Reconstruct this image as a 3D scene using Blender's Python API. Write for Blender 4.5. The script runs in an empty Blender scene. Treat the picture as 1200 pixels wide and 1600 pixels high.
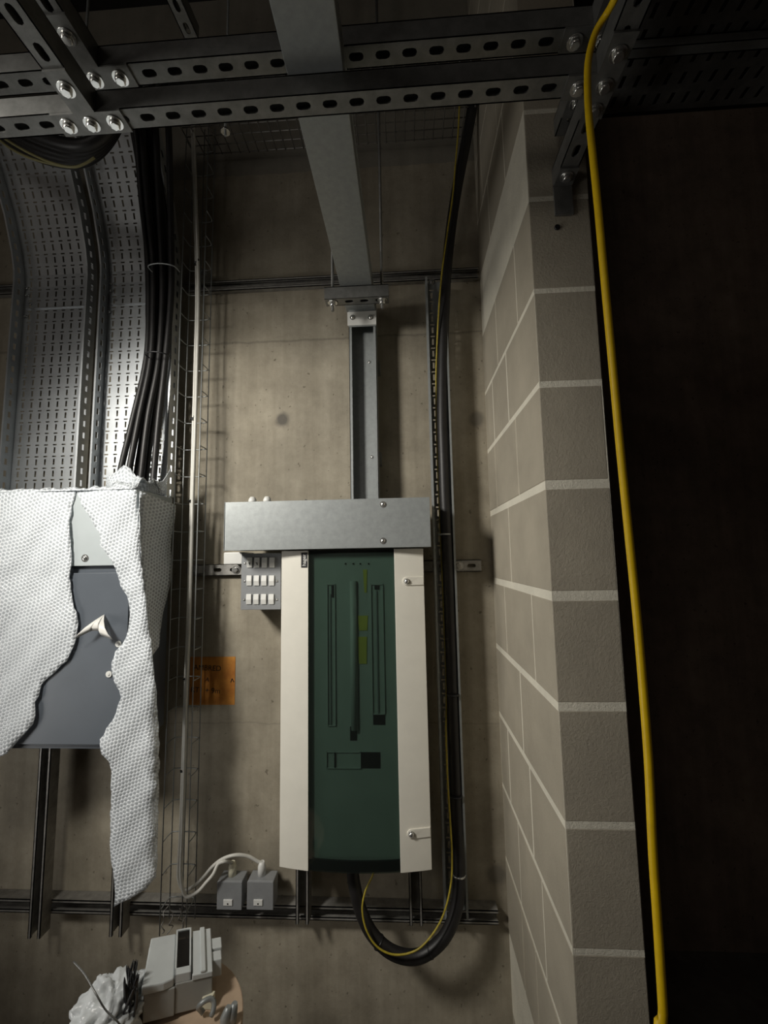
import bpy, bmesh, math, random
from mathutils import Vector, Matrix
from mathutils.geometry import delaunay_2d_cdt
random.seed(7)
S = bpy.context.scene
COL = S.collection

# ------------------------------------------------------------------ camera
EYE = Vector((0, 0, 1.75)); F = 668.9
CAM = ((0.99836, 0.05435, -0.01814), (-0.02374, 0.10431, -0.99426), (-0.05214, 0.99306, 0.10543))
R0, R1, R2 = (Vector(r) for r in CAM)
cd = bpy.data.cameras.new('camera'); cam = bpy.data.objects.new('camera', cd); COL.objects.link(cam)
cam.matrix_world = Matrix((R0, -R1, -R2)).transposed().to_4x4(); cam.location = EYE
cd.sensor_fit = 'VERTICAL'; cd.sensor_height = 36; cd.lens = F / 1600 * 36; cd.clip_start = .02
S.camera = cam
# ------------------------------------------------------------------ world, lamps, exposure
w = bpy.data.worlds.new('world'); S.world = w; w.use_nodes = True
w.node_tree.nodes['Background'].inputs[0].default_value = (.55, .54, .52, 1)
w.node_tree.nodes['Background'].inputs[1].default_value = .02
vs = S.view_settings; vs.view_transform = 'Standard'; vs.look = 'None'; vs.gamma = 1; vs.exposure = 0.5; vs.use_curve_mapping = False
def look(o, to):
    o.rotation_euler = (Vector(to) - o.location).to_track_quat('-Z', 'Y').to_euler()
def spot(name, loc, to, power, size, blend, rad, col):
    l = bpy.data.lights.new(name, 'SPOT'); l.energy = power; l.spot_size = math.radians(size); l.spot_blend = blend
    l.shadow_soft_size = rad; l.color = col
    o = bpy.data.objects.new(name, l); COL.objects.link(o); o.location = loc; look(o, to); return o
spot('work_light', (-1.30, .12, 2.52), (-.36, 1.53, 1.66), 94, 86, 1.0, .15, (1, .96, .88))
spot('low_fill_light', (-2.7, .15, .95), (-.1, 1.2, 1.8), 38, 95, 1.0, .45, (1, .97, .92))  # fill added low at the left to brighten undersides, not a real fixture
l = bpy.data.lights.new('ambient_fill', 'POINT'); l.energy = 12; l.shadow_soft_size = .45; l.color = (1, .95, .88)  # added fill behind the camera, lifts dark areas and softens shadows
o = bpy.data.objects.new('ambient_fill', l); COL.objects.link(o); o.location = (-1.5, -2.3, 3.3)

# ------------------------------------------------------------------ pixel ray -> point of a plane in the room
def ray(px, py): return R0 * (px - 600) + R1 * (py - 800) + R2 * F
def P(px, py, Y): d = ray(px, py); return EYE + d * (Y / d.y)
def PX(px, py, X): d = ray(px, py); return EYE + d * (X / d.x)
def PZ(px, py, h): d = ray(px, py); return EYE + d * (h / d.z)
YB = 1.53; YP = .92; XW = .297; XN = .432; HB = .84; HA = .935

# ------------------------------------------------------------------ materials
def new(name):
    m = bpy.data.materials.new(name); m.use_nodes = True
    return m, m.node_tree, m.node_tree.nodes['Principled BSDF']
def nd(t, typ, **kw):
    n = t.nodes.new(typ)
    for k, v in kw.items(): setattr(n, k, v)
    return n
def coord(t, scale=(1, 1, 1)):
    tc = nd(t, 'ShaderNodeTexCoord'); mp = nd(t, 'ShaderNodeMapping'); mp.inputs['Scale'].default_value = scale
    t.links.new(tc.outputs['Object'], mp.inputs[0]); return mp.outputs[0]
def noise(t, vec, scale, detail=5, rough=.6):
    n = nd(t, 'ShaderNodeTexNoise'); n.inputs['Scale'].default_value = scale; n.inputs['Detail'].default_value = detail; n.inputs['Roughness'].default_value = rough
    t.links.new(vec, n.inputs['Vector']); return n.outputs['Fac']
def ramp(t, fac, a, b, ca, cb):
    r = nd(t, 'ShaderNodeValToRGB'); e = r.color_ramp.elements
    e[0].position = a; e[1].position = b; e[0].color = (*ca, 1); e[1].color = (*cb, 1)
    t.links.new(fac, r.inputs[0]); return r.outputs[0]
def mix(t, fac, a, b, mode='MIX'):
    m = nd(t, 'ShaderNodeMix', data_type='RGBA', blend_type=mode)
    if isinstance(fac, (int, float)): m.inputs[0].default_value = fac
    else: t.links.new(fac, m.inputs[0])
    for i, c in ((6, a), (7, b)):
        if isinstance(c, tuple): m.inputs[i].default_value = (*c, 1)
        else: t.links.new(c, m.inputs[i])
    return m.outputs[2]
def math_(t, op, a, b=None, clamp=False):
    m = nd(t, 'ShaderNodeMath', operation=op, use_clamp=clamp)
    for i, v in ((0, a), (1, b)):
        if v is None: continue
        if isinstance(v, (int, float)): m.inputs[i].default_value = v
        else: t.links.new(v, m.inputs[i])
    return m.outputs[0]
def bump(t, b, h, strength, dist):
    n = nd(t, 'ShaderNodeBump'); n.inputs['Strength'].default_value = strength; n.inputs['Distance'].default_value = dist
    t.links.new(h, n.inputs['Height']); t.links.new(n.outputs[0], b.inputs['Normal'])
def mat(name, col, rough=.5, metal=0, var=.12, sc=14, bmp=0, bsc=60):
    m, t, b = new(name); v = coord(t)
    a = tuple(c * (1 - var) for c in col); c2 = tuple(min(1, c * (1 + var)) for c in col)
    t.links.new(ramp(t, noise(t, v, sc), .3, .7, a, c2), b.inputs['Base Color'])
    b.inputs['Roughness'].default_value = rough; b.inputs['Metallic'].default_value = metal
    if bmp: bump(t, b, noise(t, v, bsc), bmp, .002)
    return m
GALV = mat('galvanised_steel', (.32, .34, .34), .45, .4, .09, 60, .1, 300)
GALVD = mat('dull_galvanised_steel', (.22, .22, .21), .42, .55, .2, 40, .12, 200)
STRUT = mat('weathered_zinc_channel', (.30, .29, .27), .45, .4, .25, 40, .15, 200)
TRAYM = mat('zinc_tray_steel', (.60, .63, .65), .44, .75, .12, 9, .05, 200)
BOLT = mat('bright_zinc_bolt', (.75, .75, .73), .22, .9, .08, 30)
WHITE = mat('cream_enamel', (.74, .715, .635), .42, 0, .03, 20, .06, 400)
PLAST = mat('white_plastic', (.72, .72, .69), .35, 0, .04, 20)
CREAM = mat('ivory_plastic', (.70, .67, .52), .4, 0, .05, 20)
CABLEW = mat('white_cable_sheath', (.62, .61, .56), .4, 0, .08, 30)
SATIN = mat('grey_switch_plate', (.30, .31, .32), .4, .25, .06, 40)
DGREY = mat('slate_grey_paint', (.090, .105, .125), .42, 0, .07, 8, .05, 300)
LGREY = mat('pale_grey_paint', (.42, .46, .47), .4, 0, .04, 10, .04, 300)
BLACK = mat('black_cable_sheath', (.014, .013, .013), .48, 0, .3, 40, .1, 200)
BLACKP = mat('black_plastic', (.012, .012, .013), .4)
YEL = mat('yellow_cable_sheath', (.95, .62, .008), .42, 0, .08, 60)
EARTH = mat('green_and_yellow_sheath', (.38, .30, .03), .45, 0, .25, 70)
EDGE = mat('cut_bright_edge', (.62, .62, .58), .35, .5)
INNER = mat('grey_inner_plate', (.42, .46, .44), .5, 0, .06, 10)
YSTK = mat('yellow_sticker', (.55, .52, .08), .5)
WOOD = mat('pale_plywood', (.50, .37, .26), .7, 0, .15, 12, .2, 60)
DWHITE = mat('light_grey_plastic_housing', (.60, .63, .63), .45, 0, .05, 15)
DSIDE = mat('shaded_plastic_housing', (.33, .33, .31), .5, 0, .06, 15)  # housing plastic again, with the shade on its sides put into the colour
BRASS = mat('brass', (.45, .30, .10), .3, .9)
FILMW = mat('white_backing_film', (.75, .74, .70), .45)
def tinted(name, tint, mixf):
    m, t, b = new(name); out = t.nodes['Material Output']
    tr = nd(t, 'ShaderNodeBsdfTransparent'); tr.inputs[0].default_value = (*tint, 1)
    gl = nd(t, 'ShaderNodeBsdfGlossy'); gl.inputs['Roughness'].default_value = .06; gl.inputs[0].default_value = (.9, .95, .92, 1)
    df = nd(t, 'ShaderNodeBsdfDiffuse'); df.inputs[0].default_value = (tint[0] * .25, tint[1] * .25, tint[2] * .25, 1)
    ms = nd(t, 'ShaderNodeMixShader'); ms.inputs[0].default_value = mixf
    fn = nd(t, 'ShaderNodeFresnel'); gm = nd(t, 'ShaderNodeNewGeometry')
    fr = math_(t, 'MULTIPLY', fn.outputs[0], math_(t, 'SUBTRACT', 1, gm.outputs['Backfacing'])); m2 = nd(t, 'ShaderNodeMixShader')
    t.links.new(tr.outputs[0], ms.inputs[1]); t.links.new(df.outputs[0], ms.inputs[2])
    t.links.new(fr, m2.inputs[0]); t.links.new(ms.outputs[0], m2.inputs[1]); t.links.new(gl.outputs[0], m2.inputs[2])
    t.links.new(m2.outputs[0], out.inputs[0]); return m
GREEN = tinted('smoked_green_acrylic', (.555, .625, .590), .04)
CLEARW = tinted('smoky_clear_window', (.35, .33, .32), .15)
def bubblewrap():
    m, t, b = new('bubble_wrap_film'); v = coord(t)
    tc = nd(t, 'ShaderNodeTexCoord'); mp = nd(t, 'ShaderNodeMapping'); mp.inputs['Rotation'].default_value = (0, 0, .35)
    t.links.new(tc.outputs['UV'], mp.inputs[0])
    def vm(op, a, b=None):
        n = nd(t, 'ShaderNodeVectorMath', operation=op)
        for i, q in ((0, a), (1, b)):
            if q is None: continue
            if isinstance(q, tuple): n.inputs[i].default_value = q
            else: t.links.new(q, n.inputs[i])
        return n
    wn = nd(t, 'ShaderNodeTexNoise'); wn.inputs['Scale'].default_value = 9; t.links.new(mp.outputs[0], wn.inputs['Vector'])
    wv = vm('MULTIPLY', vm('SUBTRACT', wn.outputs['Color'], (.5, .5, .5)).outputs[0], (1.6, 1.6, 0)).outputs[0]
    p_ = vm('ADD', vm('MULTIPLY', mp.outputs[0], (88, 88, 0)).outputs[0], wv).outputs[0]
    p_ = vm('ADD', p_, (500, 500, 0)).outputs[0]
    ds = []
    for off in ((0, 0, 0), (.5, .8660, 0)):
        q = vm('MODULO', vm('ADD', p_, off).outputs[0], (1, 1.7320, 1e3)).outputs[0]
        ds.append(vm('LENGTH', vm('SUBTRACT', q, (.5, .8660, 0)).outputs[0]).outputs['Value'])
    d = math_(t, 'MINIMUM', ds[0], ds[1])
    dome = ramp(t, d, .18, .52, (1, 1, 1), (0, 0, 0))
    t.links.new(mix(t, dome, (.84, .88, .91), (.60, .64, .68)), b.inputs['Base Color'])
    b.inputs['Roughness'].default_value = .28
    al = math_(t, 'SUBTRACT', .96, math_(t, 'MULTIPLY', dome, math_(t, 'MULTIPLY', noise(t, v, 22), .72)))
    t.links.new(al, b.inputs['Alpha'])
    h = math_(t, 'ADD', dome, math_(t, 'MULTIPLY', noise(t, v, 30), 1.2))
    bump(t, b, h, .6, .003); return m
WRAP = bubblewrap()
def concrete(name, base, dark=.72):
    m, t, b = new(name); v = coord(t)
    n1 = noise(t, v, 1.6, 6); n2 = noise(t, v, 9, 8, .7); n3 = noise(t, v, 160, 4)
    st = noise(t, coord(t, (9, 9, .5)), 2.2, 5)
    c = ramp(t, n1, .3, .7, tuple(x * dark for x in base), tuple(x * 1.08 for x in base))
    c = mix(t, .7, c, ramp(t, n2, .3, .72, (.55, .53, .50), (1.12, 1.12, 1.12)), 'MULTIPLY')
    c = mix(t, .6, c, ramp(t, st, .3, .7, (.68, .66, .62), (1.08, 1.08, 1.08)), 'MULTIPLY')
    pit = ramp(t, noise(t, v, 55, 2, .5), .69, .73, (1, 1, 1), (.45, .43, .40))
    c = mix(t, .8, c, pit, 'MULTIPLY')
    return m, t, b, v, c, n2, n3
def wall_mat():
    m, t, b, v, c, n2, n3 = concrete('cast_concrete', (.41, .37, .29))
    sx = nd(t, 'ShaderNodeSeparateXYZ'); t.links.new(v, sx.inputs[0])
    wob = math_(t, 'MULTIPLY', math_(t, 'SUBTRACT', noise(t, v, 14, 4), .5), .022)
    for py, wd, k in ((529, .0035, .45), (1130, .002, .25)):       # pour lines in the concrete
        z = P(520, py, YB).z
        dz = math_(t, 'ABSOLUTE', math_(t, 'SUBTRACT', math_(t, 'ADD', sx.outputs[2], wob), z))
        f = math_(t, 'MULTIPLY', math_(t, 'SUBTRACT', 1, math_(t, 'DIVIDE', dz, wd * 2), True), k)
        c = mix(t, f, c, (.07, .06, .05))
    zt = P(420, 272, YB).z                                         # greyer top pour
    f = math_(t, 'MULTIPLY', math_(t, 'GREATER_THAN', math_(t, 'ADD', sx.outputs[2], wob), zt), .55)
    c = mix(t, f, c, (.17, .17, .155))
    for px, py, r, k in ((441, 656, .030, .95), (745, 655, .03, .6), (775, 1367, .035, .6)):   # plugged tie holes
        q = P(px, py, YB)
        vm = nd(t, 'ShaderNodeVectorMath', operation='DISTANCE'); t.links.new(v, vm.inputs[0]); vm.inputs[1].default_value = q
        e = math_(t, 'ADD', vm.outputs['Value'], math_(t, 'MULTIPLY', wob, 1.2))
        f = math_(t, 'MULTIPLY', math_(t, 'SUBTRACT', 1, math_(t, 'SMOOTH_MIN', math_(t, 'MAXIMUM', math_(t, 'DIVIDE', math_(t, 'SUBTRACT', e, r * .6), r * .5), 0), 1), True), k)
        c = mix(t, f, c, (.10, .09, .075))
    t.links.new(c, b.inputs['Base Color']); b.inputs['Roughness'].default_value = .8
    bump(t, b, math_(t, 'ADD', n2, math_(t, 'MULTIPLY', n3, .4)), .3, .004); return m
def block_mat(name, base, bs=.6):
    m, t, b = new(name); v = coord(t)
    c = ramp(t, noise(t, v, 5, 6), .3, .7, tuple(x * .84 for x in base), tuple(x * 1.1 for x in base))
    t.links.new(c, b.inputs['Base Color']); b.inputs['Roughness'].default_value = .72
    n = math_(t, 'ADD', noise(t, v, 170, 6, .75), math_(t, 'MULTIPLY', noise(t, v, 40, 4), .25))
    bump(t, b, n, bs, .003); return m
CONC = wall_mat()
def plain_conc(name, base):
    m, t, b, v, c, n2, n3 = concrete(name, base)
    t.links.new(c, b.inputs['Base Color']); b.inputs['Roughness'].default_value = .85
    bump(t, b, n2, .3, .004); return m
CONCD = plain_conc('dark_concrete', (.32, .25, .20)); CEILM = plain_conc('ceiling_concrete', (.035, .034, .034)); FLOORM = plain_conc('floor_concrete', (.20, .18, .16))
BLOCK = block_mat('painted_blockwork', (.40, .36, .285)); MORT = block_mat('pale_mortar', (.80, .76, .64), 1.0)

# ------------------------------------------------------------------ mesh helpers
class MB:
    def __init__(s): s.bm = bmesh.new()
    def face(s, pts, mi=0):
        f = s.bm.faces.new([s.bm.verts.new(p) for p in pts]); f.material_index = mi; return f
    def box(s, a, b, bev=0, mi=0, rot=None):
        a = Vector(a); b = Vector(b); c = (a + b) / 2; d = b - a
        r = bmesh.ops.create_cube(s.bm, size=1)
        vs_ = r['verts']; M = Matrix.Translation(c) @ (rot.to_4x4() if rot else Matrix()) @ Matrix.Diagonal((abs(d.x), abs(d.y), abs(d.z), 1))
        bmesh.ops.transform(s.bm, matrix=M, verts=vs_)
        fs = {f for v in vs_ for f in v.link_faces}
        for f in fs: f.material_index = mi
        if bev:
            es = list({e for v in vs_ for e in v.link_edges})
            bmesh.ops.bevel(s.bm, geom=es, offset=bev, segments=2, affect='EDGES', profile=.5)
        return s
    def tube(s, pts, r, seg=10, cap=True, mi=0):
        pts = [Vector(p) for p in pts]; rs = r if isinstance(r, (list, tuple)) else [r] * len(pts)
        rings = []; up = None
        for i, p in enumerate(pts):
            d = (pts[min(i + 1, len(pts) - 1)] - pts[max(i - 1, 0)]).normalized()
            if up is None: up = d.orthogonal().normalized()
            up = (up - d * up.dot(d)).normalized(); sd = d.cross(up)
            rings.append([s.bm.verts.new(p + (up * math.cos(2 * math.pi * k / seg) + sd * math.sin(2 * math.pi * k / seg)) * rs[i]) for k in range(seg)])
        for a, b in zip(rings, rings[1:]):
            for k in range(seg):
                f = s.bm.faces.new((a[k], a[(k + 1) % seg], b[(k + 1) % seg], b[k])); f.material_index = mi; f.smooth = True
        if cap:
            for q in (rings[0][::-1], rings[-1]):
                f = s.bm.faces.new(q); f.material_index = mi
        return s
    def cyl(s, a, b, r, seg=16, mi=0): return s.tube([a, b], r, seg, True, mi)
    def dome(s, c, n, r, h, seg=14, mi=0):
        c = Vector(c); n = Vector(n).normalized()
        ks = (0, .25, .5, .75, .96)
        return s.tube([c + n * h * math.sin(k * math.pi / 2) for k in ks], [r * math.cos(k * math.pi / 2) + 1e-4 for k in ks], seg, True, mi)
    def prism(s, poly, off, mi=0):
        off = Vector(off); a = [s.bm.verts.new(Vector(p)) for p in poly]; b = [s.bm.verts.new(Vector(p) + off) for p in poly]
        n = len(a); fs = [s.bm.faces.new(a[::-1]), s.bm.faces.new(b)]
        for k in range(n): fs.append(s.bm.faces.new((a[k], a[(k + 1) % n], b[(k + 1) % n], b[k])))
        for f in fs: f.material_index = mi
        return s
    def build(s, name, m, parent=None, solid=0, off=-1, smooth=False, recalc=True, bev=0):
        if recalc: bmesh.ops.recalc_face_normals(s.bm, faces=s.bm.faces)
        me = bpy.data.meshes.new(name)
        if parent is not None:
            bmesh.ops.translate(s.bm, verts=s.bm.verts, vec=-wloc(parent))
        s.bm.to_mesh(me); s.bm.free()
        for x in (m if isinstance(m, (list, tuple)) else [m]): me.materials.append(x)
        o = bpy.data.objects.new(name, me); COL.objects.link(o)
        if parent is not None: o.parent = parent
        if smooth:
            for p in me.polygons: p.use_smooth = True
        if solid:
            q = o.modifiers.new('thickness', 'SOLIDIFY'); q.thickness = solid; q.offset = off
        if bev:
            q = o.modifiers.new('bevel', 'BEVEL'); q.width = bev; q.segments = 2; q.limit_method = 'ANGLE'
        return o
def wloc(o):
    v = Vector((0, 0, 0))
    while o is not None: v = v + o.location; o = o.parent
    return v
def tag(o, label, cat, group=None, kind=None):
    o['label'] = label; o['category'] = cat
    if group: o['group'] = group
    if kind: o['kind'] = kind
    return o
def thing(name, loc, label, cat, group=None):
    o = bpy.data.objects.new(name, None); o.empty_display_size = .05; COL.objects.link(o); o.location = loc
    return tag(o, label, cat, group)
def struct(name, mb, m, **k):
    o = mb.build(name, m, **k); o['kind'] = 'structure'; return o
def smoothpath(pts, n=6):
    pts = [Vector(p) for p in pts]; out = []
    for i in range(len(pts) - 1):
        p0 = pts[max(i - 1, 0)]; p1 = pts[i]; p2 = pts[i + 1]; p3 = pts[min(i + 2, len(pts) - 1)]
        for k in range(n):
            t = k / n
            out.append(.5 * ((2 * p1) + (p2 - p0) * t + (2 * p0 - 5 * p1 + 4 * p2 - p3) * t * t + (3 * p1 - p0 - 3 * p2 + p3) * t ** 3))
    return out + [pts[-1]]
def hexbolt(mb, c, n, r=.011, hh=.009, washer=True, shank=0):
    c = Vector(c); n = Vector(n).normalized()
    if washer: mb.cyl(c, c + n * .002, r * 1.5, 18)
    mb.tube([c + n * .002, c + n * (.002 + hh * .85), c + n * (.002 + hh)], [r, r, r * .82], 6)
    if shank: mb.cyl(c, c + n * (hh + shank), r * .5, 10)
    return mb
def screw(mb, c, n, r=.006):
    c = Vector(c); n = Vector(n).normalized(); mb.cyl(c, c + n * .0015, r * 1.5, 16); mb.dome(c + n * .0015, n, r, r * .7); return mb

# slotted channel: runs from a to b, slotted web faces `face`, open side behind it
def channel(mb, a, b, face, w=.041, d=.041, pitch=.05, slot=(.028, .014), slotted=True, lips=True, phase=.5):
    a = Vector(a); b = Vector(b); L = (b - a).length; ax = (b - a).normalized(); nf = Vector(face).normalized(); sd = ax.cross(nf).normalized()
    def pt(s, u, dep): return a + ax * s + sd * u - nf * dep
    hw = w / 2
    if slotted:
        n = max(1, int(L / pitch)); s0 = (L - n * pitch) * phase
        if s0 > 1e-4: mb.face([pt(0, -hw, 0), pt(s0, -hw, 0), pt(s0, hw, 0), pt(0, hw, 0)])
        if L - s0 - n * pitch > 1e-4: mb.face([pt(s0 + n * pitch, -hw, 0), pt(L, -hw, 0), pt(L, hw, 0), pt(s0 + n * pitch, hw, 0)])
        hl = slot[0] / 2 - slot[1] / 2; hr = slot[1] / 2
        for i in range(n):
            c = s0 + (i + .5) * pitch
            inner = []
            for k in range(5):
                an = -math.pi / 2 + math.pi * k / 4; inner.append((hl + hr * math.cos(an), hr * math.sin(an)))
            for k in range(5):
                an = math.pi / 2 + math.pi * k / 4; inner.append((-hl + hr * math.cos(an), hr * math.sin(an)))
            hp = pitch / 2
            outer = [(hl, -hw), (hp, -hw), (hp, 0), (hp, hw), (hl, hw), (-hl, hw), (-hp, hw), (-hp, 0), (-hp, -hw), (-hl, -hw)]
            for k in range(10):
                k2 = (k + 1) % 10
                mb.face([pt(c + outer[k][0], outer[k][1], 0), pt(c + outer[k2][0], outer[k2][1], 0), pt(c + inner[k2][0], inner[k2][1], 0), pt(c + inner[k][0], inner[k][1], 0)])
                mb.face([pt(c + inner[k][0], inner[k][1], 0), pt(c + inner[k2][0], inner[k2][1], 0), pt(c + inner[k2][0], inner[k2][1], .003), pt(c + inner[k][0], inner[k][1], .003)])
    else: mb.box_pts = mb.face([pt(0, -hw, 0), pt(L, -hw, 0), pt(L, hw, 0), pt(0, hw, 0)])
    for sg in (-1, 1):
        u = sg * hw; ui = sg * (hw - .0025)
        mb.prism([pt(0, u, 0), pt(0, u, d), pt(0, ui, d), pt(0, ui, 0)], ax * L)
        if lips:
            ul = sg * (hw - .0095)
            mb.prism([pt(0, u, d - .0025), pt(0, u, d), pt(0, ul, d), pt(0, ul, d - .0025)], ax * L)
            mb.prism([pt(0, ul, d - .007), pt(0, ul, d), pt(0, ul + sg * .002, d), pt(0, ul + sg * .002, d - .007)], ax * L)
    mb.bm.verts.ensure_lookup_table(); bmesh.ops.remove_doubles(mb.bm, verts=mb.bm.verts, dist=1e-5)
    return mb

# perforated tray: u across, s along a (Y, z) profile, w towards the room
def tray_parts(parent, x0, x1, prof, flange, m, names=('bed', 'side_flange'), pu=.034, ps=.044, cells=None, flslot=True, us=(.0095, .0137, .0203, .0245), ss=(.002, .024, .031, .036)):
    pr = [Vector((0, p[0], p[1])) for p in prof]; acc = [0]
    for a, b in zip(pr, pr[1:]): acc.append(acc[-1] + (b - a).length)
    L = acc[-1]
    def at(s, wv):
        s = min(max(s, 0), L); i = 0
        while i < len(pr) - 2 and acc[i + 1] < s: i += 1
        t = (s - acc[i]) / (acc[i + 1] - acc[i]); q = pr[i].lerp(pr[i + 1], t)
        def nrm(j): d = (pr[min(j + 1, len(pr) - 1)] - pr[max(j - 1, 0)]).normalized(); return Vector((0, -d.z, d.y))
        n = nrm(i).lerp(nrm(i + 1), t).normalized(); return q + n * wv
    W = x1 - x0; nc = int((W - .008) / pu); mg = (W - nc * pu) / 2; nr = int(L / ps)
    ub = [0.0]; uh = []
    for c in range(nc):
        o = mg + c * pu
        ub += [o] + [o + q for q in us]
    ub += [mg + nc * pu, W]
    sb = []
    for r in range(nr): sb += [r * ps] + [r * ps + q for q in ss]
    sb += [nr * ps, L]
    mb = MB(); grid = [[mb.bm.verts.new(at(s, 0) + Vector((x0 + u, 0, 0))) for u in ub] for s in sb]
    for r in range(len(sb) - 1):
        if sb[r + 1] - sb[r] < 1e-6: continue
        rr = r % 5; 
        for c in range(len(ub) - 1):
            cc = (c - 1) % 5
            body = 1 <= c <= nc * 5 and r < nr * 5
            if body and rr == 1 and cc == 2: continue
            if body and rr == 3 and cc in (1, 2, 3): continue
            mb.bm.faces.new((grid[r][c], grid[r][c + 1], grid[r + 1][c + 1], grid[r + 1][c]))
    mb.build(names[0], m, parent, solid=.0015, off=0)
    for x, sg in ((x0, 1), (x1, -1)):
        fb = MB(); wl = [0, flange * .40, flange * .62, flange, flange]
        xs = [0, 0, 0, 0, sg * .006]
        g = [[fb.bm.verts.new(at(s, wl[k]) + Vector((x + xs[k], 0, 0))) for k in range(5)] for s in sb]
        for r in range(len(sb) - 1):
            if sb[r + 1] - sb[r] < 1e-6: continue
            for c in range(4):
                if flslot and r % 5 == 1 and c == 1 and r < nr * 5: continue
                fb.bm.faces.new((g[r][c], g[r][c + 1], g[r + 1][c + 1], g[r + 1][c]))
        fb.build(names[1], m, parent, solid=.0015, off=0)
    return at, L

# ------------------------------------------------------------------ the room
struct('floor', MB().box((-3.6, -3.2, -.2), (3.2, 2.6, 0)), FLOORM)
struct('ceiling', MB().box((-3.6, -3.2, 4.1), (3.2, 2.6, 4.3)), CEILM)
struct('wall_back', MB().box((-3.4, YB, 0), (XW + .02, YB + .3, 4.1)), CONC)
struct('wall_left', MB().box((-3.6, -3.0, 0), (-3.4, YB + .3, 4.1)), CONCD)
struct('wall_front', MB().box((-3.6, -3.2, 0), (3.2, -3.0, 4.1)), CONCD)
struct('wall_far', MB().box((XW + .02, 2.15, 0), (3.2, 2.35, 4.1)), CONCD)
struct('wall_bay', MB().box((3.0, -3.0, 0), (3.2, 2.15, 4.1)), CONCD)
# blockwork nib, block by block in one mesh
course = [P(x, y, YP).z for x, y in ((838, 455), (843, 600), (848, 757), (862, 932), (870, 1105), (880, 1290), (890, 1487))]
step = (course[0] - course[-1]) / 6
zs = [course[0] + step * k for k in range(8, 0, -1)] + course + [course[-1] - step * k for k in range(1, 5)]
nb = MB()
nb.box((XW + .0006, YP + .0006, 0), (XN - .0006, YB, 4.1), 0, 1)
perp = [(1.13, 1.40), (1.26,), (1.07, 1.36), (1.22,), (1.17, 1.41), (1.11, 1.33), (1.33, 1.20), (1.06, 1.30), (1.20, 1.40)]
for i in range(len(zs) - 1):
    zt, zb = zs[i], zs[i + 1]
    if zb < 0.02: continue
    j0 = {9: .010, 10: .013, 11: .011, 12: .009}.get(i, .0065)
    ys = [YP] + sorted(perp[i % len(perp)]) + [YB]
    dx = random.uniform(-.0012, .0012)
    for k in range(len(ys) - 1):
        j = .0045
        nb.box((XW + dx, ys[k] + (0 if k == 0 else j * .6), zb + j0 * .8), (XN + dx * 2 + random.uniform(-.001, .001), ys[k + 1] - (0 if k == len(ys) - 2 else j * .6), min(zt, 4.1) - j0 * .8), .0022)
nib = struct('wall_right', nb, [BLOCK, MORT])

# ------------------------------------------------------------------ rails on the concrete wall
def hrail(label, xa, xb, pyt, pyb, mid, dep=.041, face_open=True, ends=(), slotted=False, grp='channel rails across the concrete wall'):
    zc = (P(mid, pyt, YB - dep).z + P(mid, pyb, YB - dep).z) / 2
    t = thing('wall_rail', ((xa + xb) / 2, YB, zc), label, 'rail', grp)
    mb = MB()
    if face_open: channel(mb, (xa, YB - .001, zc), (xb, YB - .001, zc), (0, 1, 0), .041, dep, slotted=False)
    else: channel(mb, (xa, YB - dep, zc), (xb, YB - dep, zc), (0, -1, 0), .041, dep - .001, pitch=.06, slot=(.03, .013))
    mb.build('channel', STRUT, t)
    for x in ends:
        b = hexbolt(MB(), (x, YB - dep - .0005, zc), (0, -1, 0), .010, .007); b.build('bolt', BOLT, t)
    return zc
X = lambda px, py, Y: P(px, py, Y).x
zr1 = hrail('dark steel rail high on the concrete wall, running behind the grey drop trunking', X(290, 440, 1.51), X(747, 425, 1.51), 430, 445, 520, .021, True, ())
hrail('short end of dark steel rail at the left edge beside the perforated tray', -2.0, X(22, 455, 1.51), 443, 462, 10, .021, True, ())
zr2 = hrail('mid-height steel rail with slots, passing behind the cream distribution board', X(300, 893, 1.51), X(752, 885, 1.51), 878, 896, 552, .021, False, (X(369, 891, 1.51), X(717, 886, 1.51)))
zr3 = hrail('low open steel rail running under the cabinet, isolators and distribution board', -2.0, X(778, 1420, 1.49), 1412, 1437, 400, .041, True)

def vstrut(label, pxl, py, pyb, ztop, yf=1.448, dep=.0405, grp=None):
    x = P(pxl, py, yf).x + .0205; zb = P(pxl, pyb, yf).z
    mb = channel(MB(), (x, yf + dep, zb), (x, yf + dep, ztop), (0, 1, 0), .041, dep, slotted=False)
    o = mb.build('upright_channel', STRUT); tag(o, label, 'channel', grp); return o
zcab_t = P(100, 765, 1.246).z; zcab_b = P(100, 1172, 1.246).z
vstrut('dark upright channel hanging below the wrapped cabinet, nearer the left edge', 47, 1400, 1467, zcab_t - .05, grp='uprights behind the cabinet and board')
vstrut('dark upright channel half hidden behind the dangling bubble wrap strip', 173, 1400, 1464, zcab_t - .05, grp='uprights behind the cabinet and board')
vstrut('dark upright channel under the left side of the cream distribution board', 462, 1400, 1444, P(450, 880, 1.448).z, grp='uprights behind the cabinet and board')
vstrut('dark upright channel under the right side of the board, inside the cable loop', 639, 1400, 1446, P(640, 880, 1.448).z, grp='uprights behind the cabinet and board')

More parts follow.
